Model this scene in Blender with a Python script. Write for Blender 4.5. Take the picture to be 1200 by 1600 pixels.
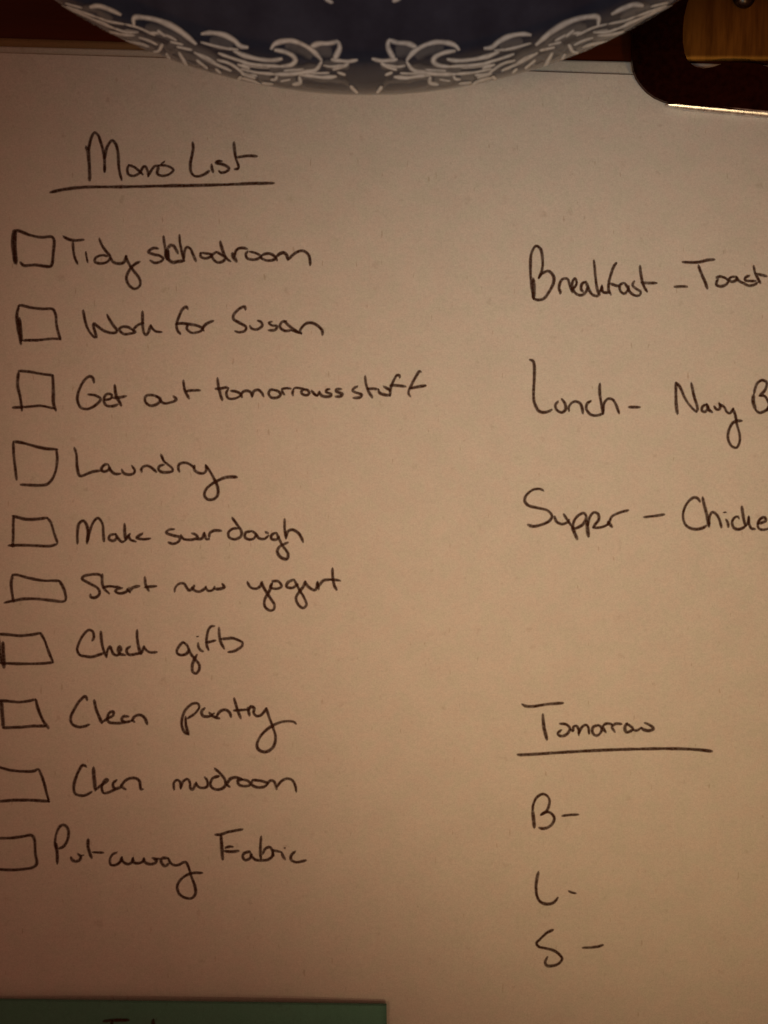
import bpy, bmesh, math, random
from mathutils import Vector, noise
from mathutils.bvhtree import BVHTree

random.seed(7)
for o in list(bpy.data.objects):
    bpy.data.objects.remove(o)
SC = bpy.context.scene
C = SC.collection
MM = 0.001
S = 0.12 * MM            # metres on the paper per pixel of a 1200 x 1600 sheet drawing
CAM_H = 170 * MM

# ------------------------------------------------------------------ camera
cam = bpy.data.cameras.new('camera')
cam.sensor_fit = 'VERTICAL'
cam.sensor_height = 36
cam.sensor_width = 27
cam.lens = 36 * 170 / 192.0
cam.clip_start = 0.005
cam.clip_end = 20
cam.dof.use_dof = True
cam.dof.focus_distance = CAM_H
cam.dof.aperture_fstop = 27
camo = bpy.data.objects.new('camera', cam)
camo.location = (0, 0, CAM_H)
C.objects.link(camo)
SC.camera = camo

# ------------------------------------------------------------------ world (a dark evening room)
w = bpy.data.worlds.new('World')
SC.world = w
w.use_nodes = True
bg = w.node_tree.nodes['Background']
bg.inputs['Color'].default_value = (1.0, 0.40, 0.23, 1)
bg.inputs['Strength'].default_value = 0.115

# ------------------------------------------------------------------ lamps
def aim(o, target):
    o.rotation_euler = (Vector(target) - o.location).to_track_quat('-Z', 'Y').to_euler()

def spot(name, loc, target, power, color, size, angle, blend):
    l = bpy.data.lights.new(name, 'SPOT')
    l.energy = power
    l.color = color
    l.shadow_soft_size = size
    l.spot_size = math.radians(angle)
    l.spot_blend = blend
    o = bpy.data.objects.new(name, l)
    o.location = loc
    C.objects.link(o)
    aim(o, target)
    return o

spot('desk_lamp_light', (0.142, -0.31, 0.46), (0.0535, -0.0195, 0), 4.0, (1.0, 0.69, 0.345), 0.03, 21.4, 1.0)
spot('warm_fill_light', (-0.20, -0.15, 0.40), (0.004, 0.0125, 0), 2.7, (1.0, 0.60, 0.33), 0.04, 26.0, 1.0)  # added warm fill to lift the left half; stands for no actual lamp
spot('cool_fill_light', (-0.05, -0.25, 0.50), (0.036, 0.053, 0), 1.55, (0.42, 0.84, 1.0), 0.06, 17.9, 1.0)  # added bluish fill that cools the page top and bowl, no real source

SC.view_settings.view_transform = 'Standard'
SC.view_settings.look = 'None'
SC.view_settings.exposure = 0
SC.view_settings.gamma = 1
SC.view_settings.use_curve_mapping = False

# ------------------------------------------------------------------ materials
def mat(name, color, rough=0.6, metal=0.0, spec=0.5, coat=0.0):
    m = bpy.data.materials.new(name)
    m.use_nodes = True
    b = m.node_tree.nodes['Principled BSDF']
    b.inputs['Base Color'].default_value = (*color, 1)
    b.inputs['Roughness'].default_value = rough
    b.inputs['Metallic'].default_value = metal
    b.inputs['Specular IOR Level'].default_value = spec
    b.inputs['Coat Weight'].default_value = coat
    b.inputs['Coat Roughness'].default_value = 0.08
    return m

def nodes(m):
    nt = m.node_tree
    return nt, nt.nodes, nt.links, nt.nodes['Principled BSDF']

def coords(nt, scale):
    t = nt.nodes.new('ShaderNodeTexCoord')
    mp = nt.nodes.new('ShaderNodeMapping')
    mp.inputs['Scale'].default_value = scale
    nt.links.new(t.outputs['Object'], mp.inputs['Vector'])
    return mp.outputs['Vector']

def noise_tex(nt, vec, scale, detail=4, rough=0.6):
    n = nt.nodes.new('ShaderNodeTexNoise')
    n.inputs['Scale'].default_value = scale
    n.inputs['Detail'].default_value = detail
    n.inputs['Roughness'].default_value = rough
    nt.links.new(vec, n.inputs['Vector'])
    return n.outputs['Fac']

def ramp(nt, fac, stops):
    r = nt.nodes.new('ShaderNodeValToRGB')
    e = r.color_ramp.elements
    e[0].position, e[0].color = stops[0][0], (*stops[0][1], 1)
    e[1].position, e[1].color = stops[-1][0], (*stops[-1][1], 1)
    for p, c in stops[1:-1]:
        k = e.new(p)
        k.color = (*c, 1)
    nt.links.new(fac, r.inputs['Fac'])
    return r.outputs['Color']

def bump(nt, fac, strength, dist, b, prev=None):
    n = nt.nodes.new('ShaderNodeBump')
    n.inputs['Strength'].default_value = strength
    n.inputs['Distance'].default_value = dist
    nt.links.new(fac, n.inputs['Height'])
    if prev:
        nt.links.new(prev, n.inputs['Normal'])
    nt.links.new(n.outputs['Normal'], b.inputs['Normal'])
    return n.outputs['Normal']

def mix(nt, a, b_, fac, mode='MULTIPLY'):
    n = nt.nodes.new('ShaderNodeMix')
    n.data_type = 'RGBA'
    n.blend_type = mode
    n.inputs['Factor'].default_value = fac
    nt.links.new(a, n.inputs['A'])
    nt.links.new(b_, n.inputs['B'])
    return n.outputs['Result']

def paper_material(name, base, grain=1.0):
    m = mat(name, base, 0.78, spec=0.25)
    nt, ns, ln, b = nodes(m)
    v = coords(nt, (1, 1, 1))
    lo = tuple(c * (1 - 0.035 * grain) for c in base)
    hi = tuple(min(1, c * (1 + 0.02 * grain)) for c in base)
    big = ramp(nt, noise_tex(nt, v, 130, 3), [(0.3, lo), (0.7, hi)])
    fine = ramp(nt, noise_tex(nt, v, 1300, 3, 0.7), [(0.3, (0.90,) * 3), (0.7, (1.0,) * 3)])
    fleck = ramp(nt, noise_tex(nt, v, 420, 2, 0.5), [(0.24, (0.84, 0.82, 0.80)), (0.34, (1, 1, 1))])
    grit = ramp(nt, noise_tex(nt, v, 3400, 2, 0.6), [(0.30, (0.86,) * 3), (0.72, (1.0,) * 3)])
    c = mix(nt, mix(nt, mix(nt, big, fine, 1.0), fleck, 0.7), grit, 1.0)
    ln.new(c, b.inputs['Base Color'])
    # faint pink and green unevenness of cheap copy paper, and a few fibres
    tint = ramp(nt, noise_tex(nt, v, 330, 2, 0.5), [(0.36, (1.0, 0.962, 0.945)), (0.5, (0.985, 0.975, 0.955)), (0.64, (0.955, 0.975, 0.935))])
    c = mix(nt, c, tint, 1.0)
    fib = ramp(nt, noise_tex(nt, coords(nt, (1, 0.25, 1)), 1500, 1, 0.4), [(0.20, (0.72, 0.66, 0.60)), (0.27, (1, 1, 1))])
    c = mix(nt, c, fib, 0.6)
    ln.new(c, b.inputs['Base Color'])
    n1 = bump(nt, noise_tex(nt, v, 900, 4, 0.65), 0.5, 0.00008, b)
    bump(nt, noise_tex(nt, v, 260, 2), 0.3, 0.0002, b, n1)
    return m

M_PAPER = paper_material('white_paper', (0.90, 0.885, 0.865))
M_PAPER_UNDER = paper_material('white_paper_below', (0.82, 0.79, 0.74))
M_KRAFT = paper_material('kraft_card', (0.38, 0.24, 0.12))
M_GREEN = paper_material('green_paper', (0.14, 0.36, 0.30))

def ink_material():
    m = bpy.data.materials.new('ballpoint_ink')
    m.use_nodes = True
    nt = m.node_tree
    b = nt.nodes['Principled BSDF']
    b.inputs['Base Color'].default_value = (0.062, 0.020, 0.009, 1)
    b.inputs['Roughness'].default_value = 0.7
    b.inputs['Specular IOR Level'].default_value = 0.12
    a = nt.nodes.new('ShaderNodeAttribute')
    a.attribute_name = 'ink'
    v = coords(nt, (1, 1, 1))
    f = nt.nodes.new('ShaderNodeMapRange')
    f.inputs['From Min'].default_value = 0.25
    f.inputs['From Max'].default_value = 0.6
    f.inputs['To Min'].default_value = 0.58
    f.inputs['To Max'].default_value = 1.0
    nt.links.new(noise_tex(nt, v, 2200, 3, 0.7), f.inputs['Value'])
    mu = nt.nodes.new('ShaderNodeMath')
    mu.operation = 'MULTIPLY'
    nt.links.new(a.outputs['Fac'], mu.inputs[0])
    nt.links.new(f.outputs['Result'], mu.inputs[1])
    nt.links.new(mu.outputs[0], b.inputs['Alpha'])
    return m
M_INK = ink_material()

def wood_material(name, dark, light, grain_axis='Y', rough=0.45, spec=0.3):
    m = mat(name, dark, rough, spec=spec)
    nt, ns, ln, b = nodes(m)
    v = coords(nt, (1, 0.06, 1) if grain_axis == 'Y' else (0.06, 1, 1))
    n = noise_tex(nt, v, 420, 5, 0.65)
    ln.new(ramp(nt, n, [(0.3, dark), (0.7, light)]), b.inputs['Base Color'])
    bump(nt, n, 0.25, 0.0002, b)
    return m
M_BOARD = wood_material('dark_hardboard', (0.060, 0.009, 0.0012), (0.105, 0.017, 0.002), 'X')
M_TABLE = wood_material('dark_table_wood', (0.030, 0.012, 0.006), (0.055, 0.022, 0.010), 'X')

def metal_material(name, color, rough, streak=None, metal=1.0):
    m = mat(name, color, rough, metal)
    nt, ns, ln, b = nodes(m)
    v = coords(nt, streak or (1, 1, 1))
    n = noise_tex(nt, v, 900, 3, 0.6)
    lo = tuple(c * 0.55 for c in color)
    ln.new(ramp(nt, n, [(0.3, lo), (0.65, color)]), b.inputs['Base Color'])
    r = nt.nodes.new('ShaderNodeMapRange')
    r.inputs['To Min'].default_value = rough * 0.8
    r.inputs['To Max'].default_value = rough * 1.3
    ln.new(n, r.inputs['Value'])
    ln.new(r.outputs['Result'], b.inputs['Roughness'])
    bump(nt, n, 0.12, 0.00005, b)
    return m
M_CLIP = metal_material('dark_bronze_metal', (0.060, 0.015, 0.008), 0.36)
M_LIP = metal_material('lip_glint_metal', (0.95, 0.95, 0.95), 0.27)  # near-white metal so the jaw edge shows as a bright glint
M_BRASS = metal_material('brushed_brass', (0.38, 0.17, 0.03), 0.5, (1, 0.03, 1))
M_RIVET = metal_material('dark_rivet_metal', (0.10, 0.07, 0.05), 0.3)

def glaze_material(name, lo, hi):
    m = mat(name, lo, 0.14, spec=0.5, coat=0.0)
    nt, ns, ln, b = nodes(m)
    v = coords(nt, (1, 1, 1))
    n = noise_tex(nt, v, 160, 4, 0.6)
    ln.new(ramp(nt, n, [(0.3, lo), (0.7, hi)]), b.inputs['Base Color'])
    bump(nt, noise_tex(nt, v, 90, 2), 0.12, 0.0004, b)
    return m
M_NAVY = glaze_material('navy_glaze', (0.022, 0.032, 0.064), (0.044, 0.060, 0.108))
M_WHITE = glaze_material('pale_blue_white_glaze', (0.74, 0.86, 0.97), (0.90, 0.97, 1.0))
def soften_white():
    """the white brushwork thins out into the blue at its edges"""
    nt, ns, ln, b = nodes(M_WHITE)
    src = b.inputs['Base Color'].links[0].from_socket
    at_ = ns.new('ShaderNodeAttribute')
    at_.attribute_name = 'ink'
    v = coords(nt, (1, 1, 1))
    mr = ns.new('ShaderNodeMapRange')
    mr.inputs['From Min'].default_value = 0.25
    mr.inputs['From Max'].default_value = 0.55
    mr.inputs['To Min'].default_value = 0.62
    ln.new(noise_tex(nt, v, 900, 3, 0.6), mr.inputs['Value'])
    mu = ns.new('ShaderNodeMath')
    mu.operation = 'MULTIPLY'
    ln.new(at_.outputs['Fac'], mu.inputs[0])
    ln.new(mr.outputs['Result'], mu.inputs[1])
    mx = ns.new('ShaderNodeMix')
    mx.data_type = 'RGBA'
    ln.new(mu.outputs[0], mx.inputs['Factor'])
    mx.inputs['A'].default_value = (0.020, 0.027, 0.056, 1)
    ln.new(src, mx.inputs['B'])
    ln.new(mx.outputs['Result'], b.inputs['Base Color'])
soften_white()

# ------------------------------------------------------------------ helpers
def link_mesh(name, bm, mats, parent=None, smooth=True):
    me = bpy.data.meshes.new(name)
    bm.normal_update()
    bm.to_mesh(me)
    bm.free()
    for m in (mats if isinstance(mats, (list, tuple)) else [mats]):
        me.materials.append(m)
    if smooth:
        for p in me.polygons:
            p.use_smooth = True
    o = bpy.data.objects.new(name, me)
    C.objects.link(o)
    if parent:
        o.parent = parent
    return o

def tag(o, label=None, cat=None, group=None, kind=None):
    if label: o['label'] = label
    if cat: o['category'] = cat
    if group: o['group'] = group
    if kind: o['kind'] = kind
    return o

def empty(name, loc=(0, 0, 0)):
    o = bpy.data.objects.new(name, None)
    o.location = loc
    o.empty_display_size = 0.01
    C.objects.link(o)
    return o

def P(x, y):                       # sheet drawing -> metres on the paper
    return ((x - 600) * S, (800 - y) * S)

def at_height(x, y, z):            # the same drawing seen at height z above the sheet
    k = (CAM_H - z) / CAM_H
    px, py = P(x, y)
    return Vector((px * k, py * k, z))

def catmull(pts, step, closed=False):
    """resample a polyline of tuples (any dimension) as a smooth curve"""
    n = len(pts)
    if n == 1:
        pts = [pts[0], tuple(a + 1e-5 for a in pts[0])]
        n = 2
    if n == 2:
        pts = [pts[0], tuple((a + b) / 2 for a, b in zip(*pts)), pts[1]]
        n = 3
    out = []
    P_ = [tuple(2 * a - b for a, b in zip(pts[0], pts[1]))] + list(pts) + \
         [tuple(2 * a - b for a, b in zip(pts[-1], pts[-2]))]
    for i in range(1, n):
        p0, p1, p2, p3 = P_[i - 1], P_[i], P_[i + 1], P_[i + 2]
        d = math.dist(p1, p2)
        # centripetal parameter keeps tight corners tight
        t0 = 0.0
        t1 = t0 + max(1e-9, math.dist(p0, p1)) ** 0.5
        t2 = t1 + max(1e-9, math.dist(p1, p2)) ** 0.5
        t3 = t2 + max(1e-9, math.dist(p2, p3)) ** 0.5
        m = max(2, int(d / step))
        for j in range(m):
            t = t1 + (t2 - t1) * j / m
            r = []
            for a0, a1, a2, a3 in zip(p0, p1, p2, p3):
                A1 = (t1 - t) / (t1 - t0) * a0 + (t - t0) / (t1 - t0) * a1
                A2 = (t2 - t) / (t2 - t1) * a1 + (t - t1) / (t2 - t1) * a2
                A3 = (t3 - t) / (t3 - t2) * a2 + (t - t2) / (t3 - t2) * a3
                B1 = (t2 - t) / (t2 - t0) * A1 + (t - t0) / (t2 - t0) * A2
                B2 = (t3 - t) / (t3 - t1) * A2 + (t - t1) / (t3 - t1) * A3
                r.append((t2 - t) / (t2 - t1) * B1 + (t - t1) / (t2 - t1) * B2)
            out.append(tuple(r))
    out.append(tuple(pts[-1]))
    return out

# ------------------------------------------------------------------ table and clipboard
bm = bmesh.new()
bmesh.ops.create_grid(bm, x_segments=2, y_segments=2, size=0.7)
t = link_mesh('table_top', bm, M_TABLE)
t.location.z = -0.0052
tag(t, kind='structure')

Z_BOARD = -1.6 * MM
clipboard = empty('clipboard', (0.02, -0.02, -0.0052))
tag(clipboard, 'dark brown clipboard with a dark metal clip, lying under the paper list', 'clipboard')
OFF = clipboard.location.copy()

def to_local(o):
    """keep a part where it was built although it now hangs under the clipboard"""
    o.parent = clipboard
    o.matrix_parent_inverse.identity()
    o.location = o.location - OFF
    return o

def box(bm, x0, x1, y0, y1, z0, z1):
    r = bmesh.ops.create_cube(bm, size=1)
    for v in r['verts']:
        v.co = Vector(((x0 + x1) / 2 + v.co.x * (x1 - x0), (y0 + y1) / 2 + v.co.y * (y1 - y0), (z0 + z1) / 2 + v.co.z * (z1 - z0)))
    return r

bm = bmesh.new()
box(bm, -0.090, 0.235, -0.175, 0.205, -0.0051, Z_BOARD)
bmesh.ops.bevel(bm, geom=[e for e in bm.edges if abs(e.verts[0].co.z - e.verts[1].co.z) > 0.001], offset=0.012, segments=6, affect='EDGES')
bmesh.ops.bevel(bm, geom=[e for e in bm.edges if all(abs(v.co.z - Z_BOARD) < 1e-5 for v in e.verts)], offset=0.0008, segments=2, affect='EDGES')
to_local(link_mesh('board', bm, M_BOARD, smooth=False))

# ------------------------------------------------------------------ sheets of paper
def sheet(name, mat_, corners, z0, thick, lift, wav, seed, nx=90, ny=110):
    """corners: top-left, top-right, bottom-right, bottom-left in drawing units; lift curls the top edge up"""
    bm = bmesh.new()
    tl, tr, br, bl = [Vector(P(*c)) for c in corners]
    g = []
    for j in range(ny + 1):
        v = (j / ny) ** 1.6            # rows crowd towards the top edge
        row = []
        for i in range(nx + 1):
            u = i / nx
            p = (tl * (1 - u) + tr * u) * (1 - v) + (bl * (1 - u) + br * u) * v
            d = v * (tl - bl).length
            p = Vector((p.x, p.y, z0 + height(p.x, p.y, d, z0, lift, wav, seed) - z0))
            row.append(bm.verts.new(p))
        g.append(row)
    for j in range(ny):
        for i in range(nx):
            bm.faces.new((g[j + 1][i], g[j + 1][i + 1], g[j][i + 1], g[j][i]))
    o = link_mesh(name, bm, mat_)
    s = o.modifiers.new('thickness', 'SOLIDIFY')
    s.thickness = thick
    s.offset = -1
    return o

def height(x, y, d, z0, lift, wav, seed):
    h = z0 + wav * noise.noise(Vector((x * 22 + seed, y * 22, seed)))
    if lift:
        side = 0.75 + 0.25 * math.sin(x * 40 + seed)
        h += lift * side * math.exp(-(d / (7 * MM)) ** 1.3)
    return h

SHEET_WAV = 0.11 * MM
TOP = [(-180, 78), (1900, 149), (1860, 2230), (-215, 2190)]
top_tl, top_tr = Vector(P(*TOP[0])), Vector(P(*TOP[1]))
top_dir = (top_tr - top_tl).normalized()
top_nrm = Vector((top_dir.y, -top_dir.x))     # pointing down the page

def paper_z(x, y):
    d = max(0.0, (Vector((x, y)) - top_tl).dot(top_nrm))
    return height(x, y, d, 0.0, 0.60 * MM, SHEET_WAV, 3.0)

kraft = sheet('backing_card', M_KRAFT, [(-190, 48), (560, 72), (560, 2230), (-225, 2200)], -1.25 * MM, 0.25 * MM, 0, 0.02 * MM, 9.0, 40, 40)
tag(kraft, 'brown card lying under the white sheets, its edge showing left of the bowl', 'card')
under = sheet('paper_sheet', M_PAPER_UNDER, [(-185, 65), (1900, 116), (1860, 2236), (-220, 2196)], -0.80 * MM, 0.1 * MM, 0.1 * MM, 0.03 * MM, 5.0, 60, 60)
tag(under, 'white sheet underneath, only a thin strip of its top edge showing', 'paper')
page = sheet('paper_sheet', M_PAPER, TOP, 0.0, 0.1 * MM, 0.60 * MM, SHEET_WAV, 3.0)
tag(page, 'white unlined top sheet with a handwritten list of chores and meals', 'paper')

# ------------------------------------------------------------------ handwriting
INK_COUNT = [0]
PX = 2.08                 # half width of a pen line, drawing units

def ribbon(bm, lay, pts, wmul, zfun, px=PX, taper=True):
    INK_COUNT[0] += 1
    lvl = 0.020 * MM + (INK_COUNT[0] % 40) * 0.0012 * MM
    seed = INK_COUNT[0] * 1.37
    q = catmull(pts, 1.6)
    n = len(q)
    L = [0.0]
    for a, b in zip(q, q[1:]):
        L.append(L[-1] + math.dist(a, b))
    tot = max(L[-1], 1e-6)
    rows = []
    for i, p in enumerate(q):
        a, b = q[max(0, i - 1)], q[min(n - 1, i + 1)]
        tx, ty = b[0] - a[0], b[1] - a[1]
        l = math.hypot(tx, ty) or 1
        nx, ny = -ty / l, tx / l
        s = L[i]
        press = 1 + 0.24 * noise.noise(Vector((s * 0.045, seed, 0))) + 0.07 * noise.noise(Vector((s * 0.25, seed, 5)))
        dens = 0.90 + 0.20 * noise.noise(Vector((s * 0.06, seed, 9))) + 0.08 * noise.noise(Vector((s * 0.4, seed, 12)))
        e = min(s, tot - s)
        if taper:
            t = min(1, (e + 1.2) / 5.0)
            press *= 0.62 + 0.38 * t
            dens *= 0.72 + 0.28 * t
        hw = px * wmul * press
        wob = 0.22 * noise.noise(Vector((s * 0.12, seed, 2)))
        row = []
        for k, ink in ((-1.45, 0), (-0.72, 0.86), (0, 1), (0.72, 0.86), (1.45, 0)):
            x, y = P(p[0] + nx * (k * hw + wob), p[1] + ny * (k * hw + wob))
            v = bm.verts.new((x, y, zfun(x, y) + lvl + 0.006 * MM * s / (tot + 60)))
            v[lay] = max(0.0, min(1.0, ink * dens))
            row.append(v)
        rows.append(row)
    # rounded ends: a last row pulled outwards with no ink
    for idx, sgn in ((0, -1), (-1, 1)):
        a, b = (q[1], q[0]) if idx == 0 else (q[-2], q[-1])
        tx, ty = b[0] - a[0], b[1] - a[1]
        l = math.hypot(tx, ty) or 1
        row = []
        for k in (-0.8, -0.45, 0, 0.45, 0.8):
            ex = px * wmul * (1.0 - 0.35 * abs(k))
            x, y = P(b[0] + tx / l * ex + (-ty / l) * k * px * wmul * 0.8 * -sgn * -1, b[1] + ty / l * ex + (tx / l) * k * px * wmul * 0.8)
            v = bm.verts.new((x, y, zfun(x, y) + lvl))
            v[lay] = 0.0
            row.append(v)
        if idx == 0:
            row.reverse()
            rows.insert(0, row)
        else:
            rows.append(row)
    for r0, r1 in zip(rows, rows[1:]):
        for k in range(4):
            bm.faces.new((r0[k], r1[k], r1[k + 1], r0[k + 1]))

def parse(spec, view):
    x0, y0, x1 = view
    k = (x1 - x0) / 1200.0
    out = []
    for s in spec.strip().split(';'):
        s = s.strip()
        if not s:
            continue
        wm = 1.0
        if s[0] == 'w':
            f, s = s.split(' ', 1)
            wm = float(f[1:])
        pts = [tuple(float(c) for c in p.split(',')) for p in s.split()]
        out.append((wm, [(x0 + x * k, y0 + y * k) for x, y in pts]))
    return out

def write(name, label, parent, chunks, zfun=None, px=PX):
    bm = bmesh.new()
    lay = bm.verts.layers.float.new('ink')
    for view, spec in chunks:
        for wm, pts in parse(spec, view):
            ribbon(bm, lay, pts, wm, zfun or paper_z, px)
    o = link_mesh(name, bm, M_INK, parent)
    if label:
        o['label'] = label
    return o

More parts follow.
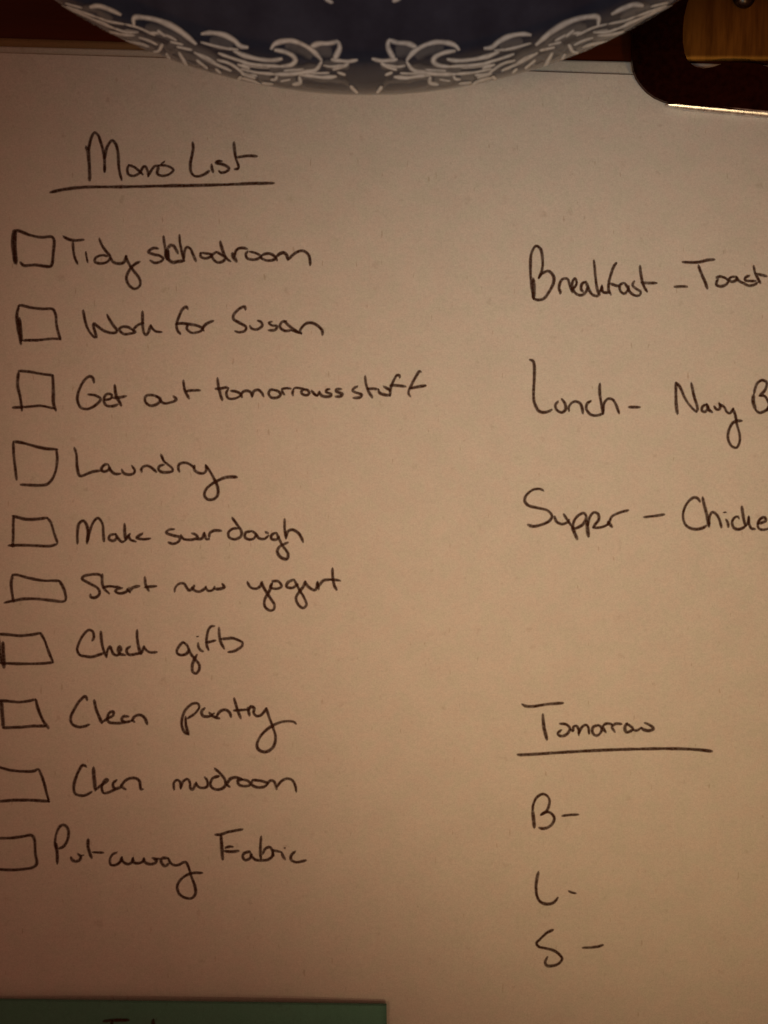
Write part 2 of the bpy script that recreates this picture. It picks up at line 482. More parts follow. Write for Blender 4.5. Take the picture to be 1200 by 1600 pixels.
WORD, BOX, LINE, DASH = 'written_word', 'checkbox', 'underline', 'dash'
INK = [
 (WORD, 'handwritten word "Moms" in the list heading', [((120, 195, 280), '''
   w1.25 105,255 128,290 140,400 148,520 150,655; 140,300 150,230 175,140 210,92 250,125 285,220 310,310 325,420 325,555;
   w1.1 325,480 327,520 325,550; 325,400 332,350 360,250 415,185 455,225 480,310 488,420 495,520 525,650;
   610,470 592,520 605,580 670,598 740,560 775,500 800,488 830,540 838,610; 610,472 680,500 740,550 775,585;
   838,600 870,540 910,490 960,478; w.8 1030,430 985,465; 960,478 950,520 945,575 1010,600 1090,575 1132,530 1090,495 1010,475 965,478''')]),
 (WORD, 'handwritten word "List" in the list heading', [((280, 210, 420), '''
   178,105 188,180 172,280 150,400 158,500 200,555 260,562 340,535 405,490; 432,400 440,460 455,512;
   575,360 520,358 490,382 570,400 640,430 668,460 630,500 560,515 530,490; 733,105 742,220 765,340 795,430 785,460 740,468;
   770,310 850,298 950,288 1045,297''')]),
 (LINE, 'pen underline below the list heading', [((60, 190, 460), 'w1.05 55,332 120,318 210,308 400,306 600,302 850,297 1000,291 1105,289')]),
 (BOX, 'checkbox with a doubled left side', [((0, 340, 260), '''
   w1.2 98,105 90,180 100,260 108,330; w1.2 112,100 108,180 112,260 118,335; 92,98 130,95 210,125 300,143 375,140 390,165 385,250 368,350 330,352 250,342 170,345 145,322''')]),
 (WORD, 'handwritten word "Tidy"', [((0, 340, 260), '''
   455,135 490,155 540,165 605,160; 525,175 530,240 540,290 560,335; w.75 618,245 625,290 632,325; 715,150 735,200 770,250 795,285 780,315 730,332 685,318 690,290 740,272 775,280;
   798,290 815,320 850,332 890,325 912,275; 905,275 925,325 960,380 1005,440 1010,490 970,515 925,480 912,430 940,370 975,335 1010,318''')]),
 (WORD, 'handwritten word "schoolroom" with an overwritten c', [((220, 350, 370), '''
   220,310 160,302 95,350 160,380 240,400 280,435 240,475 170,485 115,455; w1.1 282,150 292,230 305,310 315,400 330,450; w1.7 325,320 325,380 338,440;
   w1.2 335,310 370,268 410,275 440,320 465,370; w1.1 345,330 340,380 345,440 400,482 470,470 545,462; 482,135 490,230 510,340 540,460;
   540,440 545,350 575,290 620,310 655,390 690,470; 745,362 750,410 810,432 870,410 885,385 800,368 745,362;
   945,350 890,395 910,445 960,482 1030,465 1060,430; 945,350 1000,380 1045,415; 992,215 1010,290 1050,400 1085,445 1125,470'''),
   ((340, 360, 500), '''w1.3 170,265 185,310 225,368; 200,310 215,240 250,212 300,208 350,220; 355,245 330,280 345,325 410,345 480,330 505,310; 375,250 450,268 500,300 515,330;
   520,290 510,320 570,352 640,350 680,325 650,290 600,272 550,278 520,295; 675,310 698,355; 690,310 720,280 770,262 805,285 825,350; 828,345 880,290 940,250 990,240 1040,260 1075,310 1085,410''')]),
 (BOX, None, [((0, 460, 260), '''w1.1 135,85 122,150 130,230 145,320 152,360; w1.1 138,170 150,250 155,335; 130,85 155,80 220,95 300,105 380,108 400,140 408,220 425,290 437,328; 437,322 370,320 280,330 160,332''')]),
 (WORD, 'handwritten word "Work"', [((120, 470, 260), '''
   85,125 100,210 130,330 180,430 240,490 270,490; 268,485 245,420 222,330 228,305 280,345 370,405 460,432 530,420 535,390 490,330 445,260 405,185;
   740,385 690,355 620,350 572,375 590,420 640,448 720,440 785,420 740,388; 750,395 780,360 830,320 895,298; 880,140 882,250 885,360 905,440 930,460 960,420 990,325; 990,325 1010,370 1060,410 1140,420''')]),
 (WORD, 'handwritten word "for"', [((240, 460, 540), '''
   215,95 205,78 180,95 155,150 143,190 150,225 168,250; 140,185 175,182 215,186 270,195 310,212; 215,190 208,215 235,240 290,232 312,212; w.9 300,210 315,228; 305,212 330,185 375,165''')]),
 (WORD, 'handwritten name at the end of the second line', [((240, 460, 540), '''
   575,98 570,78 540,88 500,130 500,155 540,180 578,205 570,228 535,238 508,230; 600,195 615,215 650,218 680,195 670,172 650,165;
   740,170 720,178 740,195 772,200 760,222 718,225; 830,168 800,175 790,205 820,228 862,225; 815,165 850,200 905,240; 925,248 915,228 950,185 985,178 1030,200 1055,230 1055,255; w.9 862,225 925,244''')]),
 (BOX, None, [((0, 560, 330), '''w1.05 105,80 100,150 115,220 125,298; 105,72 160,75 230,88 303,97; w1.1 300,97 303,180 305,260 318,298; 72,280 160,275 230,270 310,285''')]),
 (WORD, 'handwritten word "Get"', [((0, 560, 330), '''
   535,140 528,112 510,102 480,125 450,180 440,235 460,280 500,288 545,265 572,232 545,212 500,205; 592,238 630,228 635,207 605,205 590,240 605,268 650,270 670,262; 652,150 660,210 690,270; 640,225 680,222 718,215''')]),
 (WORD, 'handwritten word "out"', [((0, 560, 330), '''
   905,225 870,210 830,215 825,245 850,268 890,262 912,235 890,215; 905,232 930,255 965,252 1002,235 985,215; 1042,125 1050,180 1075,230; 1055,188 1085,183 1138,182''')]),
 (WORD, 'handwritten word "tomorrows"', [((325, 580, 505), '''
   98,70 108,150 125,230 150,305; 75,185 130,182 190,172 215,180; 212,190 193,220 205,275 245,290 310,275 345,248; 235,205 300,215 340,240 355,275;
   340,250 365,215 400,205 445,220 460,270; 460,262 478,210 520,195 555,220 580,265; 700,200 650,195 632,235 660,275 720,275 755,245 735,212 690,195;
   770,195 780,225 797,245; 765,185 820,178 865,183; 890,190 880,230 885,255; 888,188 910,175 960,178 1010,190; 1000,190 970,215 985,240 1030,250 1055,230 1040,200 1000,190; 1075,200 1110,240 1140,255'''),
   ((490, 570, 680), '''-5,285 35,305 58,262; 58,265 75,300 115,315 170,308 175,292 122,268 130,248 160,240; 275,240 225,245 222,262 285,290 268,310 215,315''')]),
 (WORD, 'handwritten word "stuff"', [((490, 570, 680), '''
   435,212 400,230 385,255 420,275 475,295 460,320 390,328; 508,110 515,180 540,260 580,325; 530,238 580,236 640,243; 640,243 650,275 690,295 755,302; w1.1 690,215 742,245 752,260;
   850,130 848,105 825,103 790,155 760,230 755,310; 755,205 820,205 910,215; 1062,70 1045,65 1010,115 965,200 935,280 955,315; 945,235 1030,218 1108,205''')]),
 (BOX, 'checkbox with a rounded right side', [((0, 670, 400), '''62,62 65,130 72,190 78,240; 62,60 100,65 150,78 205,92 270,97; 265,97 268,150 255,215 225,258 190,265 95,262''')]),
 (WORD, 'handwritten word "Laundry"', [((100, 690, 260), '''
   120,70 145,150 152,270 165,360 185,402 220,400 280,375 350,350 430,342; 520,268 480,270 440,315 455,350 515,338 540,305; 523,275 545,335 600,380 665,376; 675,325 700,370 760,388 820,370 830,340 795,282; 915,360 905,330 930,295 980,285 1030,310 1085,360'''),
   ((220, 690, 380), '''w1.1 235,150 265,220; 250,190 275,235 320,270 370,315 372,345 310,362 240,355 208,325 220,290 275,270; 455,360 440,320 448,270 490,250 550,255 600,285 630,315;
   630,278 628,330 670,365 735,372 765,340 760,275; 758,275 810,350 870,460 905,560 895,640 840,680 780,675 745,630 765,560 830,500 900,460 980,425 1050,415 1130,418''')]),
 (BOX, None, [((0, 790, 260), '''98,75 95,150 95,220 92,295; 90,75 130,85 180,98 260,98 340,88; 340,88 365,120 390,200 415,270; 412,278 360,292 270,290 170,286 60,288; w1.4 82,290 104,288''')]),
 (WORD, 'handwritten word "Make"', [((0, 790, 260), '''
   w1.1 558,275 558,200 570,130 600,110 625,140 635,200 627,275; 627,265 645,190 680,110 708,90 738,130 745,200 750,260; 832,205 795,215 785,240 815,255 845,232; 832,202 850,235 880,262 900,255;
   w1.05 898,130 900,200 905,250; 903,252 925,218 938,203; 928,215 940,245 980,260; 1030,200 985,232 1030,243 1085,237''')]),
 (WORD, 'handwritten word "sourdough"', [((240, 790, 500), '''
   150,170 110,175 90,195 140,215 190,230 180,260 140,275 105,265; 195,210 215,240 280,245 318,230 300,208 275,200; 310,245 350,235 365,195; 365,195 380,240 402,243; 400,238 405,200 440,180 490,182;
   565,85 600,135 632,185 630,220 590,242 545,230 540,195 570,168 610,165; 705,185 665,195 660,230 690,245 725,235 735,205 705,182; 735,200 760,235 800,240 830,215; 805,190 828,200;
   880,195 850,215 850,240 885,245 905,225; 885,195 905,240 930,290 970,350 960,385 920,375 892,335 905,300 970,265; 945,95 945,160 955,240; 955,235 970,185 1000,175 1040,195 1065,230 1078,265''')]),
 (BOX, None, [((0, 880, 270), '''88,80 78,140 82,200 95,270; 85,82 120,82 200,103 290,120 410,122; 410,120 435,160 455,220 455,255 440,266 380,262 280,250 170,248 90,262 30,275''')]),
 (WORD, 'handwritten word "Start"', [((0, 880, 270), '''
   705,95 690,80 640,78 580,92 570,108 620,140 680,175 692,210 665,238 630,235 628,215; 710,75 710,140 725,180 760,212; 715,170 760,160 800,165 835,168; 850,172 815,180 800,195 830,210 875,198 900,170; w.9 880,180 905,205; 900,200 920,172 970,158;
   1005,95 1012,150 1035,195; 1005,168 1040,163 1088,160''')]),
 (WORD, 'handwritten word "new"', [((250, 880, 550), '''92,180 95,155 120,128 150,128 165,150 182,170 205,155 215,138; 198,150 215,170 245,178 278,160 288,145; 285,150 300,172 330,168 342,145; 340,160 370,162 402,150 388,128''')]),
 (WORD, 'handwritten word "yogurt"', [((250, 880, 550), '''
   545,115 565,150 600,160 630,140 638,115; 632,120 655,165 690,220 715,260 710,290 685,295 655,270 655,225 680,180 698,130; 705,118 690,150 730,160 760,145 740,115 700,112;
   838,102 800,120 790,145 825,155 862,130; 840,105 870,165 900,215 915,260 895,280 865,260 850,215 870,180 900,140 908,112; 905,115 930,150 970,168 985,115; w.95 985,118 992,165; 990,145 1020,110 1070,102;
   1078,30 1080,90 1090,140 1105,168; 1060,102 1100,105 1128,110''')]),
 (BOX, 'checkbox cut by the left side of the picture, beside the gifts line', [((0, 970, 400), '''w1.3 13,100 15,150 18,220; -12,62 40,65 90,70 150,65 190,57; 190,57 210,95 230,150 248,192; 250,195 200,200 120,202 40,200 -5,198; -8,62 -4,120 5,195''')]),
 (WORD, 'handwritten word "Check"', [((100, 970, 260), '''
   330,235 350,190 335,125 295,108 235,155 180,250 155,340 180,395 260,418 330,422 410,398 465,378; 432,120 438,220 460,330 500,430; 500,415 510,350 540,300 560,350 580,390 620,405 665,378; w1.1 645,370 668,335 652,298 632,335 650,385 720,402;
   780,300 738,330 738,375 770,398 860,385 905,378; w1.1 855,105 858,200 875,310 900,390; 905,392 920,350 938,295; 938,300 965,345 1020,372 1090,365''')]),
 (WORD, 'handwritten word "gifts"', [((260, 970, 400), '''
   250,300 225,290 180,330 140,400 150,440 200,458 270,440 302,390; 235,292 275,325 300,380 325,440 380,510 435,580 440,650 400,705 355,685 345,620 360,550 410,450; 425,295 430,350 460,395 495,412; w.7 405,212 430,210;
   645,70 600,75 565,120 540,220 540,320 565,395; 525,292 590,280 660,262; 703,90 710,200 730,290 775,375; 735,245 810,238 880,233 960,258 1018,290 1015,335 960,380 900,408 825,420''')]),
 (BOX, 'checkbox touching the left side of the picture, beside the pantry line', [((0, 1080, 250), '''w1.4 5,75 15,160 25,270; -8,70 60,75 150,82 220,72 268,62; w1.1 268,62 285,130 320,215 365,280; 345,262 260,262 150,270 20,275''')]),
 (WORD, 'handwritten word "Clean" before the pantry word', [((0, 1080, 250), '''
   655,70 640,38 600,70 555,140 530,200 540,245 590,268 640,262 670,250; w1.15 705,65 720,130 745,195 765,240; 770,232 800,208 848,182 852,155 825,158 805,200 815,230 870,240 945,232 990,222; 965,190 925,190 912,215 940,233; w.95 985,212 1010,232; 990,220 1010,190 1050,178 1085,200 1105,250''')]),
 (WORD, 'handwritten word "pantry"', [((240, 1080, 490), '''
   265,325 235,308 213,265 213,210 240,140 290,95 330,92 342,120 312,165 255,205; 240,190 242,250 262,325; 385,125 360,155 370,185 420,188 455,165; 415,158 450,190 495,205; 470,190 500,150 540,140 570,160 582,195; 603,50 620,110 640,170 655,205; 600,145 650,142 705,138;
   705,120 712,150 720,185; 712,145 730,115 755,128 750,160 770,185 800,182 825,160 845,125; 845,125 865,190 895,270 915,350 895,420 840,455 790,440 775,410 800,340 860,280 930,240 1000,225 1050,230 1070,245''')]),
 (BOX, 'checkbox open on the left, beside the mudroom line', [((0, 1190, 490), '-12,19 40,33 100,38 130,36 145,28; 148,28 165,70 178,120 188,155; 188,152 120,148 50,148 -12,153')]),
 (WORD, 'handwritten word "Clean" before the mudroom word', [((100, 1190, 240), '''
   300,70 260,48 235,60 190,140 150,240 130,350 150,430 220,455 290,450 370,405; w1.2 395,75 400,180 410,290 420,390; 430,375 480,330 550,285 588,245 565,235 520,290 505,360 530,420 600,412 680,372 760,345; 710,245 665,280 655,325 685,370;
   755,315 790,350 830,375; 760,335 810,265 880,225 960,225 1010,260 1022,330 1030,372 1060,370''')]),
 (WORD, 'handwritten word "mudroom"', [((260, 1195, 480), '''
   65,215 65,150 90,130 115,145 122,205; 122,200 145,140 180,122 200,150 205,200 222,212 255,150; 250,150 270,185 310,198 350,180 345,130 325,105; 410,30 460,75 500,130 500,180 450,210 395,200 375,165 395,115 450,95; w.95 510,165 542,190; 512,170 545,120 590,108 650,125;
   650,125 608,135 620,170 670,182 715,170 700,140 640,122; 735,128 725,165 770,190 830,188 860,160 820,140 735,128; 860,165 885,135 915,140 930,170 940,210; 940,190 980,140 1030,118 1070,130 1095,170 1108,230''')]),
 (BOX, 'checkbox open on the left, beside the lowest line of the list', [((0, 1280, 330), '-12,108 60,107 120,100 180,92 195,115 200,190 208,255 190,272 160,280 80,288 -12,285')]),
 (WORD, 'handwritten word "Put"', [((70, 1280, 190), '''
   170,460 160,340 185,210 240,110 295,90 350,130 372,220 355,320 300,420 220,460; 175,380 190,520 195,700; 405,590 430,640 490,660 545,635 560,585 515,540; w.8 560,572 610,560; w1.1 675,310 675,420 700,530 735,610; w.8 740,518 800,520 920,524''')]),
 (WORD, 'handwritten word "away"', [((160, 1310, 330), '''
   160,155 110,180 80,240 90,290 140,295 190,265 215,205; 210,205 225,255 280,285 320,268 335,212; 335,215 345,265 400,275 445,255 460,215; 455,222 470,265 530,285 590,265 595,238 550,215; w.9 575,232 630,222;
   725,222 680,218 645,235 655,275 690,305 740,272; 725,215 745,265 790,295 850,290 885,268 920,265 950,320 980,420 1020,530 1025,610 985,660 910,655 845,610 825,530 860,460 930,405 1000,382 1105,382''')]),
 (WORD, 'handwritten word "Fabric"', [((300, 1280, 500), '''
   215,145 260,145 340,120 475,95; w1.1 270,150 278,250 288,380; 310,270 340,258 385,260; 300,298 370,305 440,298; 545,302 490,320 475,350 495,382 540,370 560,330; 545,310 560,350 600,382 660,385 710,380 750,350 755,300 730,262 690,275 660,330; 648,160 642,250 640,330 648,375;
   w.95 758,310 768,345; 752,290 790,298 835,308; 840,308 855,350 875,378; w.9 866,270 872,270; 970,300 930,340 930,380 980,403 1030,395 1070,385''')]),
 (WORD, 'handwritten word "Breakfast"', [((810, 370, 1040), '''
   w1.2 122,505 128,420 120,340; 125,510 105,380 98,250 108,130 145,75 180,100 198,200 190,280 165,340; 165,335 195,300 245,280 285,320 288,370 255,440 205,505 160,515 125,505; w1.1 342,465 340,430; 330,440 335,390 360,345 400,345 420,400 442,455;
   428,430 460,410 475,370 460,340 440,375 445,430 480,470 520,475 550,450 568,400; 550,365 518,385 512,430 530,450; 550,365 575,430 600,470 640,482 665,470; 615,190 625,290 635,390 652,465; 655,465 672,435 682,395; 680,400 690,450 745,455;
   w1.2 800,222 796,215; 795,212 770,260 740,360 735,430 755,475; 745,380 800,400 825,400; 860,375 828,395 830,440 860,465 890,440 900,400; 865,375 890,415 910,452 950,480 985,478 997,450 960,425 930,395 945,362; 990,235 1000,320 1020,400 1050,450; 1000,375 1060,378 1128,378''')]),
 (DASH, 'pen dash after the breakfast word', [((1030, 370, 1200), '165,553 240,550 310,552')]),
 (WORD, 'handwritten word "Toast"', [((1030, 370, 1200), '''
   255,280 340,285 440,280 530,260 610,252; w1.1 430,315 460,400 500,490 530,575; 625,455 665,440 740,465 760,490 735,530 680,548 630,535 632,500 650,465; 850,440 800,445 770,465 790,495 840,485 858,448; 845,445 880,490 930,515 980,540 1050,530 1085,505; 995,430 950,450 945,480 1000,490 1065,490; 1038,320 1055,400 1085,460 1115,515; 1075,410 1130,425 1185,438''')]),
 (WORD, 'handwritten word "Lunch"', [((810, 550, 1020), '''
   100,68 130,80 143,140 140,260 135,390 145,460 180,525 220,540 270,530 300,515; 355,440 330,475 345,520 385,540 420,515 415,460 385,418; 455,530 448,505 470,460 510,442 550,460 570,505 575,550; 650,435 615,460 605,505 640,555 690,568 760,550; 728,280 725,360 740,460 755,555; 758,545 765,460 800,418 840,425 875,480 900,550''')]),
 (DASH, 'pen dash after the lunch word', [((810, 550, 1020), 'w1.1 985,493 1085,493')]),
 (WORD, 'handwritten word "Navy"', [((1020, 570, 1200), '''
   w1.1 258,515 245,430 240,300 240,185; 240,185 280,230 330,340 390,430 455,495; 460,490 465,450 430,330 400,190; 558,410 520,435 510,475 540,490 575,455 562,408; 562,410 580,465 620,495; 635,430 665,465 695,462 700,420 688,398; 690,410 742,440 770,490 800,505 825,480 838,455; 835,455 860,530 875,620 905,730 900,820 870,865 825,850 785,780 790,690 830,610 870,588 930,583''')]),
 (WORD, 'handwritten capital B cut by the right side of the picture', [((1020, 570, 1200), '''w1.2 1050,310 1045,380 1070,470; 1070,470 1110,500 1170,480 1200,450 1225,400; 1055,300 1065,250 1090,190 1140,162 1185,185 1170,260 1110,325; 1110,325 1160,325 1195,370 1215,430 1190,480''')]),
 (WORD, 'handwritten word "Supper"', [((800, 750, 1060), '''
   228,78 200,65 150,72 100,115 92,155 120,185 190,203 255,220 288,260 270,295 220,320 150,335 112,322; 305,260 320,300 360,318 400,305 412,285; 370,245 400,290 430,335; w1.3 432,335 448,375 470,428; 440,355 445,300 480,255 520,240 535,270 510,320 470,345 440,352; w1.1 540,290 545,360 552,410; 545,330 560,270 590,235 620,245 625,285 600,320 583,343;
   583,345 640,342 690,320 720,265 770,238 840,218; w1.1 688,300 700,315 722,340''')]),
 (DASH, 'pen dash after the supper word', [((800, 750, 1060), '950,268 1030,260 1100,248')]),
 (WORD, 'handwritten word "Chicke" cut by the right side of the picture', [((1040, 750, 1200), '''
   405,260 380,220 335,205 270,250 215,350 205,440 230,520 290,565 370,578 440,560 480,535; w1.1 432,200 455,300 485,420 510,550; 508,540 515,430 550,378 600,410 635,480 655,560; 705,460 730,505 735,555; w.7 678,382 712,378; 862,455 845,430 800,450 780,500 800,560 850,580 910,560 940,535; w1.1 893,310 905,400 920,480 940,540; 942,540 965,500 975,425; 975,430 980,520 1010,570 1050,575; 1078,512 1130,500 1175,475 1160,440 1120,450 1080,510 1095,570 1150,585 1210,570''')]),
 (WORD, 'handwritten word "Tomorrow" in the lower heading', [((790, 1080, 1130), '90,72 110,82 150,84 230,72 318,65; w1.1 205,125 210,190 228,268'),
   ((860, 1110, 1040), '''95,138 160,145 200,180 190,225 150,260 100,265 78,240 115,200; 205,195 235,215 240,170 270,162 292,200 295,260; 297,240 320,185 370,150 395,180 402,245; 500,155 450,170 435,210 455,255 490,260 530,220 530,175 495,152; 545,165 560,205 580,230; 545,165 575,140 640,140; 640,142 645,185 672,225; 645,165 680,140 742,142;
   800,132 775,180 790,225 840,215 858,190 820,155 785,138; 855,200 900,210 948,178; 945,180 970,200 1030,212 1075,190 1030,150 980,130''')]),
 (LINE, 'pen underline below the lower heading', [((790, 1080, 1130), 'w1.05 65,350 92,351 300,338 500,327 700,320 900,317 1050,322 1140,332')]),
 (WORD, 'handwritten capital B under the lower heading', [((800, 1220, 960), 'w1.25 262,550 250,430 240,340; 242,345 250,270 295,190 360,155 415,180 440,230 430,300 400,360 335,400; 335,400 385,370 440,370 485,410 495,450 470,505 420,545 360,560 315,548')]),
 (DASH, 'pen dash after the lower capital B', [((800, 1220, 960), '585,410 680,398 780,395')]),
 (WORD, 'handwritten capital L under the lower heading', [((800, 1340, 960), '310,165 290,250 280,350 290,440 325,510 390,542 470,535 510,505 538,465')]),
 (DASH, 'short pen dash after the lower capital L', [((800, 1340, 960), 'w.85 662,392 700,408 750,418')]),
 (WORD, 'handwritten capital S under the lower heading', [((800, 1430, 980), '430,150 360,185 290,250 255,290 275,325 340,342 430,365 500,415 522,455 490,500 430,525 365,525 345,490 370,430')]),
 (DASH, 'pen dash after the lower capital S', [((800, 1430, 980), '735,340 820,335 900,325 950,308')]),
]
for nm, lab, chunks in INK:
    write(nm, lab, page, chunks)

# ------------------------------------------------------------------ green note lying on the page
NOTE = [(-90, 1562), (604, 1571), (607, 2050), (-85, 2045)]
def note_z(x, y):
    px = x / S + 600
    top = (800 - (1562 + (px + 90) * 0.013)) * S
    d = max(0.0, top - y)
    curl = math.exp(-((px - 290) / 250) ** 4) * 0.85 + 0.55
    return paper_z(x, y) + 0.80 * MM + 0.55 * MM * curl * math.exp(-(d / (9 * MM)) ** 1.5)
bm = bmesh.new()
tl, tr, br, bl = [Vector(P(*c)) for c in NOTE]
g = []
for j in range(41):
    v = (j / 40) ** 1.5
    row = []
    for i in range(51):
        u = i / 50
        p = (tl * (1 - u) + tr * u) * (1 - v) + (bl * (1 - u) + br * u) * v
        z = note_z(p.x, p.y)
        k = (CAM_H - z) / CAM_H          # the curl draws the sheet back a little
        row.append(bm.verts.new((p.x * k, p.y * k, z)))
    g.append(row)
for j in range(40):
    for i in range(50):
        bm.faces.new((g[j + 1][i], g[j + 1][i + 1], g[j][i + 1], g[j][i]))
note = link_mesh('paper_note', bm, M_GREEN)
s = note.modifiers.new('thickness', 'SOLIDIFY'); s.thickness = 0.62 * MM; s.offset = -1
tag(note, 'dark green paper note lying on the lower end of the handwritten list', 'note')
write('written_word', None, note, [((0, 1500, 660), 'w1.2 300,162 330,159 372,158; w1.2 325,160 322,200 318,240; w1.2 441,156 440,200 438,240')], note_z)

# ------------------------------------------------------------------ bowl
BX, BY, BZ = -2.4 * MM, 138.0 * MM, Z_BOARD
R0, ZC, HZ, HU = 80.0, 48.0, 30.0, 30.0
PHI = 52                          # the wall turns in towards an open mouth
def bowl_profile():
    pr = [(0, 9.5), (27, 9.2), (29, 3.0), (30, 0.4), (31.5, 0.0), (33.0, 0.4), (33.6, 3.0)]
    z_foot = ZC - HZ * math.sin(math.radians(58))
    pr[-1] = (33.6, z_foot - 2)
    for i in range(41):
        f = math.radians(-58 + 58 * i / 40)
        pr.append((R0 * math.cos(f), ZC + HZ * math.sin(f)))
    for i in range(1, 33):
        f = math.radians(PHI * i / 32)
        pr.append((R0 * math.cos(f), ZC + HU * math.sin(f)))
    rt, top = pr[-1]
    pr += [(rt - 0.6, top + 1.2), (rt - 1.8, top + 1.7), (rt - 3.0, top + 1.0), (rt - 3.2, top - 0.6)]
    for i in range(1, 30):
        f = math.radians(PHI - 4 - (PHI + 50) * i / 30)
        pr.append(((R0 - 4) * math.cos(f), ZC + (HU - 3) * math.sin(f)))
    pr.append((0, ZC - 28))
    return pr
bm = bmesh.new()
blay = bm.verts.layers.float.new('ink')
prof = bowl_profile()
NS = 160
rings = []
for r, z in prof:
    if r == 0:
        rings.append([bm.verts.new((BX, BY, BZ + z * MM))])
        continue
    rings.append([bm.verts.new((BX + r * MM * math.cos(2 * math.pi * k / NS), BY + r * MM * math.sin(2 * math.pi * k / NS), BZ + z * MM)) for k in range(NS)])
for a, b in zip(rings, rings[1:]):
    for k in range(NS):
        k2 = (k + 1) % NS
        if len(a) == 1:
            bm.faces.new((a[0], b[k2], b[k]))
        elif len(b) == 1:
            bm.faces.new((a[k], a[k2], b[0]))
        else:
            bm.faces.new((a[k], a[k2], b[k2], b[k]))
bmesh.ops.recalc_face_normals(bm, faces=bm.faces)
tree = BVHTree.FromBMesh(bm)

# the painted scrollwork: one motif, drawn on the outside wall as (angle, height) and repeated round the bowl
MOTIF = []
def motif(view, spec):
    MOTIF.extend(parse(spec, view))
motif((570, 30, 770), '''
  w1.2 225,190 215,250 240,310 275,370; w1.3 222,188 300,215 400,225 490,262; 65,365 150,385 240,380 305,372; 150,405 210,440 300,470; w.8 190,520 260,495; 270,535 400,545 560,520 615,522;
  w1.3 390,385 440,320 520,260 640,215 760,215 850,245 885,288; w1.2 850,292 740,310 660,350 640,385 680,425 790,440; w.8 790,440 950,430 1100,415 1190,395;
  w1.1 390,390 450,470 560,495 680,510 850,510; w.7 850,510 1050,490 1190,460; w1.1 770,370 850,385 980,378 1150,345 1260,300; 615,535 610,590 690,610; w.8 830,515 845,555 900,562; w.8 1030,520 1110,518 1190,495; w.8 1005,612 1060,580 1190,545; w.9 110,690 145,650 160,620''')
motif((750, 0, 950), '''
  w1.2 35,450 110,440 170,390 280,335 400,315 480,325; w1.4 520,420 600,350 720,260 860,190 1000,155 1105,160 1105,240; w.7 130,470 330,450; w.7 0,600 240,530 320,500;
  w.8 200,660 400,570 540,490; w.8 800,340 880,280; w.9 830,410 870,480 920,490; w.9 600,640 640,560 680,490; w.8 960,440 1060,410 1190,390; w.8 940,520 1060,460; w.7 1060,300 1200,280; w.8 110,710 150,740; w.7 300,680 350,640''')
motif((900, 0, 1100), '''
  w1.2 330,130 440,75 540,40 630,50; w.8 400,260 560,190 720,120 900,50; w.8 490,300 600,260 720,190 900,90; w.7 460,220 600,170 800,70; w.7 170,300 290,295 400,260''')
motif((750, 0, 950), '''w.7 330,600 420,540 520,500; w.6 200,470 330,440 480,400; w.7 420,640 520,560; w.7 560,470 700,440; w.7 700,380 820,320 960,300; w.7 760,560 800,500;
  w.7 880,420 960,380 1060,350; w.6 900,330 1050,260 1190,220; w.7 20,640 140,600; w.7 60,700 200,600 330,560; w.6 640,420 760,390''')
motif((900, 0, 1100), '''w.7 200,330 330,320 450,290; w.7 300,220 450,190 560,150; w.7 420,330 520,300; w.7 560,150 700,100 850,50; w.6 700,60 860,20; w.6 620,240 720,190; w.7 250,410 400,340; w.6 640,120 800,60''')
motif((570, 30, 770), '''w.7 560,470 760,480; w.7 900,450 1190,425; w.7 1050,545 1190,505; w.6 700,560 800,575; w.7 880,600 1000,590; w.6 330,500 440,505 540,495; w.6 200,420 300,440 380,430''')
motif((0, 0, 1200), 'w1.0 613,1 619,-1 626,-5; w1.2 700,-16 740,-26 790,-30; w1.2 640,-28 680,-40 720,-42')

N_LINES = len(MOTIF)
# thin blue-grey washes inside the petals
motif((570, 30, 770), '''w5 180,650 300,630 420,625 540,600 620,590; w3.5 290,300 380,290 440,300; w2.6 150,440 230,425 330,425 380,420; w3 480,360 540,310 640,265 740,260; w2.6 440,450 560,480 700,480 900,470;
  w2.6 650,570 760,570 830,540; w2.6 900,530 1020,540''')
motif((750, 0, 950), '''w4 620,440 740,350 860,300 1000,260; w3.5 180,430 280,400 400,400; w4 300,600 460,530 620,470 780,420; w4 760,520 900,440 1060,370 1190,330; w3.5 480,600 640,540 760,500''')
motif((900, 0, 1100), '''w3.5 420,180 560,120 700,70; w3 260,340 420,290 560,230 700,150 860,60''')

EYE = Vector((0, 0, CAM_H))
def on_bowl(x, y):
    for k in range(60):
        px, py = P(x, y - k * 1.0)
        d = (Vector((px, py, 0)) - EYE).normalized()
        hit, nrm, i, dist = tree.ray_cast(EYE, d)
        if hit is not None and hit.z < BZ + (ZC + 0.75 * HU) * MM and hit.z > 0.019:
            rr = Vector((hit.x - BX, hit.y - BY))
            return math.atan2(rr.y, rr.x) + math.pi / 2, hit.z - BZ
    return None

def wall_radius(z):
    z = z / MM
    if z < ZC:
        return R0 * math.sqrt(max(0.02, 1 - ((z - ZC) / HZ) ** 2))
    return R0 * math.sqrt(max(0.02, 1 - ((z - ZC) / HU) ** 2))

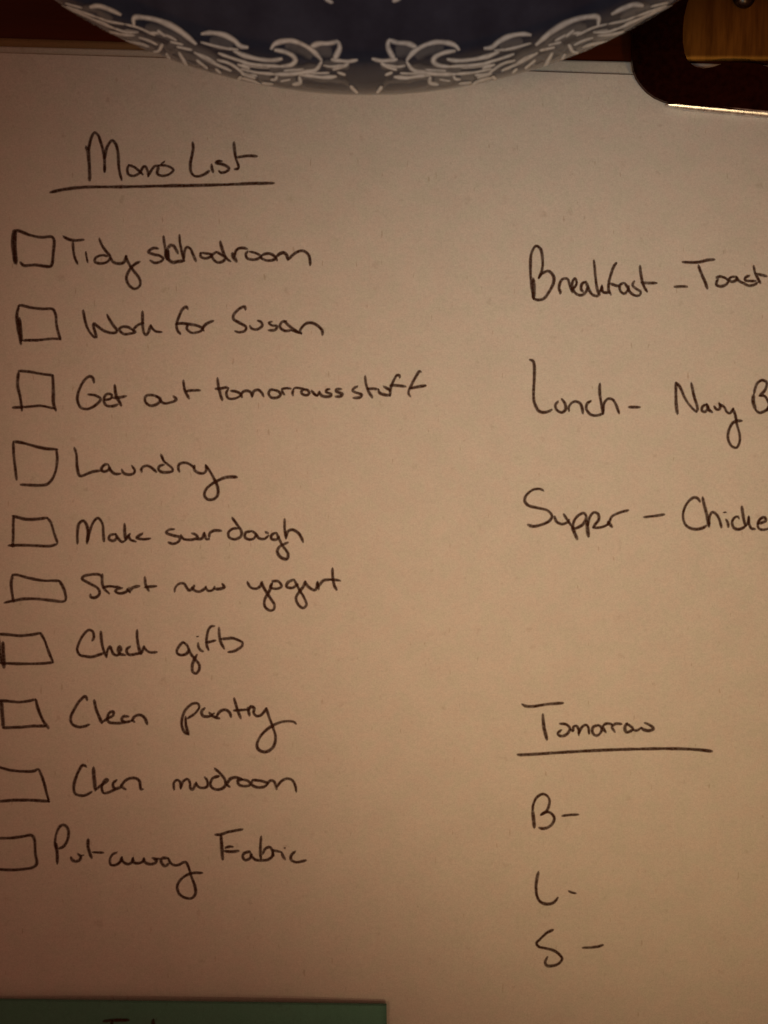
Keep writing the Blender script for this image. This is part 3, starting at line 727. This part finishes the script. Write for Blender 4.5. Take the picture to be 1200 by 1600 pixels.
curves = []
for mi, (wm, pts) in enumerate(MOTIF):
    q = catmull(pts, 2.5)
    n = len(q)
    rows = []
    for i, p in enumerate(q):
        a, b = q[max(0, i - 1)], q[min(n - 1, i + 1)]
        tx, ty = b[0] - a[0], b[1] - a[1]
        l = math.hypot(tx, ty) or 1
        nx, ny = -ty / l, tx / l
        e = min(i, n - 1 - i) / max(1, n - 1)
        hw = 2.8 * wm * (0.55 + 0.45 * min(1, e * 7)) * (1 + 0.3 * noise.noise(Vector((p[0] * 0.06, p[1] * 0.06, wm))))
        row = [on_bowl(p[0] + nx * k * hw, p[1] + ny * k * hw) for k in (-1.35, -0.5, 0.5, 1.35)]
        if all(row):
            rows.append(row)
    if len(rows) > 1:
        curves.append((0.16 if mi >= N_LINES else 1.0, rows))
CA = 2 * math.pi / 3          # the motif comes three times round the bowl
def pattern_ribbon(bm, pts, rot, sgn, lift, ink_=1.0):
    rows = []
    for row in pts:
        out = []
        for j, (t, z) in enumerate(row):
            if sgn < 0 or rot:             # brushwork: no two repeats are quite alike
                w3 = Vector((t * 5, z * 60, rot + sgn))
                t += 0.010 * noise.noise(w3)
                z += 0.0008 * noise.noise(w3 + Vector((3, 7, 1)))
            r = wall_radius(z) * MM + (lift + (0.01 if j in (1, 2) else 0.0)) * MM
            u = t * sgn + rot
            vv = bm.verts.new((BX + r * math.sin(u), BY - r * math.cos(u), BZ + z))
            vv[blay] = ink_ if j in (1, 2) else 0.0
            out.append(vv)
        rows.append(out)
    for r0, r1 in zip(rows, rows[1:]):
        for k in range(3):
            f = bm.faces.new((r0[k], r0[k + 1], r1[k + 1], r1[k]))
            f.normal_update()
            c = f.calc_center_median()
            if f.normal.dot(Vector((c.x - BX, c.y - BY, 0))) < 0:
                f.normal_flip()
            f.material_index = 1
cnt = 0
for rep in range(3):
    for sgn in (1, -1):
        for ink_, h in sorted(curves, key=lambda c: c[0]):
            cnt += 1
            pattern_ribbon(bm, h, rep * CA, sgn, (0.008 if ink_ < 1 else 0.035) + (cnt % 13) * 0.0018, ink_)
# rim line
bowl = link_mesh('bowl', bm, [M_NAVY, M_WHITE])
# move origin to the foot of the bowl
bowl.data.transform(__import__('mathutils').Matrix.Translation((-BX, -BY, -BZ)))
bowl.location = (BX, BY, BZ)
tag(bowl, 'glossy navy blue ceramic bowl painted with white lotus scrolls, above the paper', 'bowl')

# ------------------------------------------------------------------ clip of the clipboard
CX = 1157.0                        # centre line of the clip
TILT = math.radians(-5.0)
JAW_Y, JAW_Z, RISE = 76.0 * MM, 1.75 * MM, 0.11
def on_clip(x, y):                 # the drawing carried to the flat, slightly rising plate
    px, py = P(x, y)
    a = JAW_Z - RISE * JAW_Y
    k = (CAM_H - a) / (CAM_H + RISE * py)
    return Vector((px * k, py * k, CAM_H * (1 - k)))

def arc(cx, cy, rx, ry, a0, a1, n):
    return [(cx + rx * math.cos(math.radians(a0 + (a1 - a0) * i / n)), cy + ry * math.sin(math.radians(a0 + (a1 - a0) * i / n))) for i in range(n + 1)]

YB = -170
outer_half = [(988 - CX, YB)] + [(988 - CX, y) for y in range(-130, 90, 20)]
outer_half += [(x - CX, y) for x, y in ((988, 95), (990, 110), (995, 123), (1002, 134), (1012, 145), (1024, 153), (1038, 158), (1055, 160.5), (1080, 161), (1105, 161), (1130, 161), (1157, 161))]
outer = [(x, y) for x, y in outer_half] + [(-x, y) for x, y in reversed(outer_half[:-1])]
hole_half = [(x - CX, y) for x, y in ((1157, 97.5), (1140, 98), (1127, 100), (1114, 104.5), (1099, 107), (1086, 104), (1076, 97), (1070, 84), (1067, 66), (1067, 45), (1069, 25), (1074, 5), (1082, -15), (1096, -30), (1120, -38), (1157, -40))]
hole = hole_half + [(-x, y) for x, y in reversed(hole_half[1:-1])]

def clip_xy(dx, y):
    """turn the clip a little about its jaw, then lay it at its height"""
    px, py = CX + dx, y
    ox, oy = px - 1040, py - 163
    t = math.atan(0.094)
    # the hole and flanks stay square to the board; only the jaw line runs downhill
    k = max(0.0, min(1.0, (y - 105) / 55))
    py2 = y + (ox * math.tan(t)) * k
    return on_clip(px, py2)

def loop_pts(l, step=6):
    q = []
    n = len(l)
    for i in range(n):
        a, b = l[i], l[(i + 1) % n]
        m = max(1, int(math.dist(a, b) / step))
        for j in range(m):
            q.append((a[0] + (b[0] - a[0]) * j / m, a[1] + (b[1] - a[1]) * j / m))
    return q

lo, lh = loop_pts(outer), loop_pts(hole)
bm = bmesh.new()
vo = [bm.verts.new(clip_xy(*p)) for p in lo]
vh = [bm.verts.new(clip_xy(*p)) for p in lh]
eo = [bm.edges.new((vo[i], vo[(i + 1) % len(vo)])) for i in range(len(vo))]
eh = [bm.edges.new((vh[i], vh[(i + 1) % len(vh)])) for i in range(len(vh))]
bmesh.ops.triangle_fill(bm, use_beauty=True, use_dissolve=False, edges=eo + eh)
bmesh.ops.recalc_face_normals(bm, faces=bm.faces)
if sum(f.normal.z for f in bm.faces) < 0:
    bmesh.ops.reverse_faces(bm, faces=bm.faces)
plate = link_mesh('clamp_plate', bm, M_CLIP, smooth=False)
s = plate.modifiers.new('thickness', 'SOLIDIFY'); s.thickness = 0.9 * MM; s.offset = -1
b = plate.modifiers.new('edge', 'BEVEL'); b.width = 0.22 * MM; b.segments = 3; b.limit_method = 'ANGLE'; b.angle_limit = math.radians(50)
to_local(plate)

# rolled bright lip along the jaw
bm = bmesh.new()
q = [(1042 + 4.0 * i, 163.8 + 0.094 * (4.0 * i - 4)) for i in range(61)]
LR, LN = 1.65 * MM, Vector((-0.1, -0.54, 0.84)).normalized()
n0 = math.atan2(-LN.y, LN.z)               # lip face angled to mirror the desk lamp, shaping the bright glint
rows = []
for i, (x, y) in enumerate(q):
    e = min(i, len(q) - 1 - i)
    hw_ = 0.34 * min(1, 0.15 + e / 9) * (1 + 0.12 * noise.noise(Vector((i * 0.3, 0, 4))))
    c = at_height(x, y, 1.45 * MM)
    row = []
    for k in range(9):
        f = n0 + hw_ * (k / 8 * 2 - 1)
        row.append(bm.verts.new(c + Vector((0, -math.sin(f) + math.sin(n0), math.cos(f) - math.cos(n0))) * LR))
    row.append(bm.verts.new(row[-1].co + Vector((0, 0.0002, -0.0009))))
    row.append(bm.verts.new(row[0].co + Vector((0, 0.0002, -0.0009))))
    rows.append(row)
for a, b in zip(rows, rows[1:]):
    for k in range(11):
        bm.faces.new((a[k], b[k], b[(k + 1) % 11], a[(k + 1) % 11]))
bm.faces.new(rows[0]); bm.faces.new(list(reversed(rows[-1])))
bmesh.ops.recalc_face_normals(bm, faces=bm.faces)
to_local(link_mesh('jaw_lip', bm, M_LIP))

# brass base plate seen through the opening, curved like a shallow barrel
bm = bmesh.new()
rows = []
x0, x1 = 1046, 1268
for j in range(25):
    v = j / 24
    y = 95 - v * 230
    bulge = math.sin(v * math.pi) * 1.5 * MM
    row = []
    for i in range(17):
        u = i / 16
        x = x0 + (x1 - x0) * u
        z = 0.1 * MM + bulge * 0.7
        row.append(bm.verts.new(at_height(x, y, z)))
    rows.append(row)
for a, b in zip(rows, rows[1:]):
    for i in range(16):
        bm.faces.new((a[i], a[i + 1], b[i + 1], b[i]))
base = link_mesh('base_plate', bm, M_BRASS)
s = base.modifiers.new('thickness', 'SOLIDIFY'); s.thickness = 0.5 * MM; s.offset = -1
to_local(base)

# rivet holding the base plate
bm = bmesh.new()
c = at_height(1163, -6, 1.35 * MM)
rr = [(0, 1.25), (0.9, 1.15), (1.6, 0.8), (2.1, 0.2), (2.2, -0.6)]
rings = []
for r, z in rr:
    if r == 0:
        rings.append([bm.verts.new(c + Vector((0, 0, z * MM)))])
    else:
        rings.append([bm.verts.new(c + Vector((r * MM * math.cos(2 * math.pi * k / 28), r * MM * math.sin(2 * math.pi * k / 28), z * MM))) for k in range(28)])
for a, b in zip(rings, rings[1:]):
    for k in range(28):
        k2 = (k + 1) % 28
        if len(a) == 1:
            bm.faces.new((a[0], b[k], b[k2]))
        else:
            bm.faces.new((a[k], b[k], b[k2], a[k2]))
to_local(link_mesh('rivet', bm, M_RIVET))
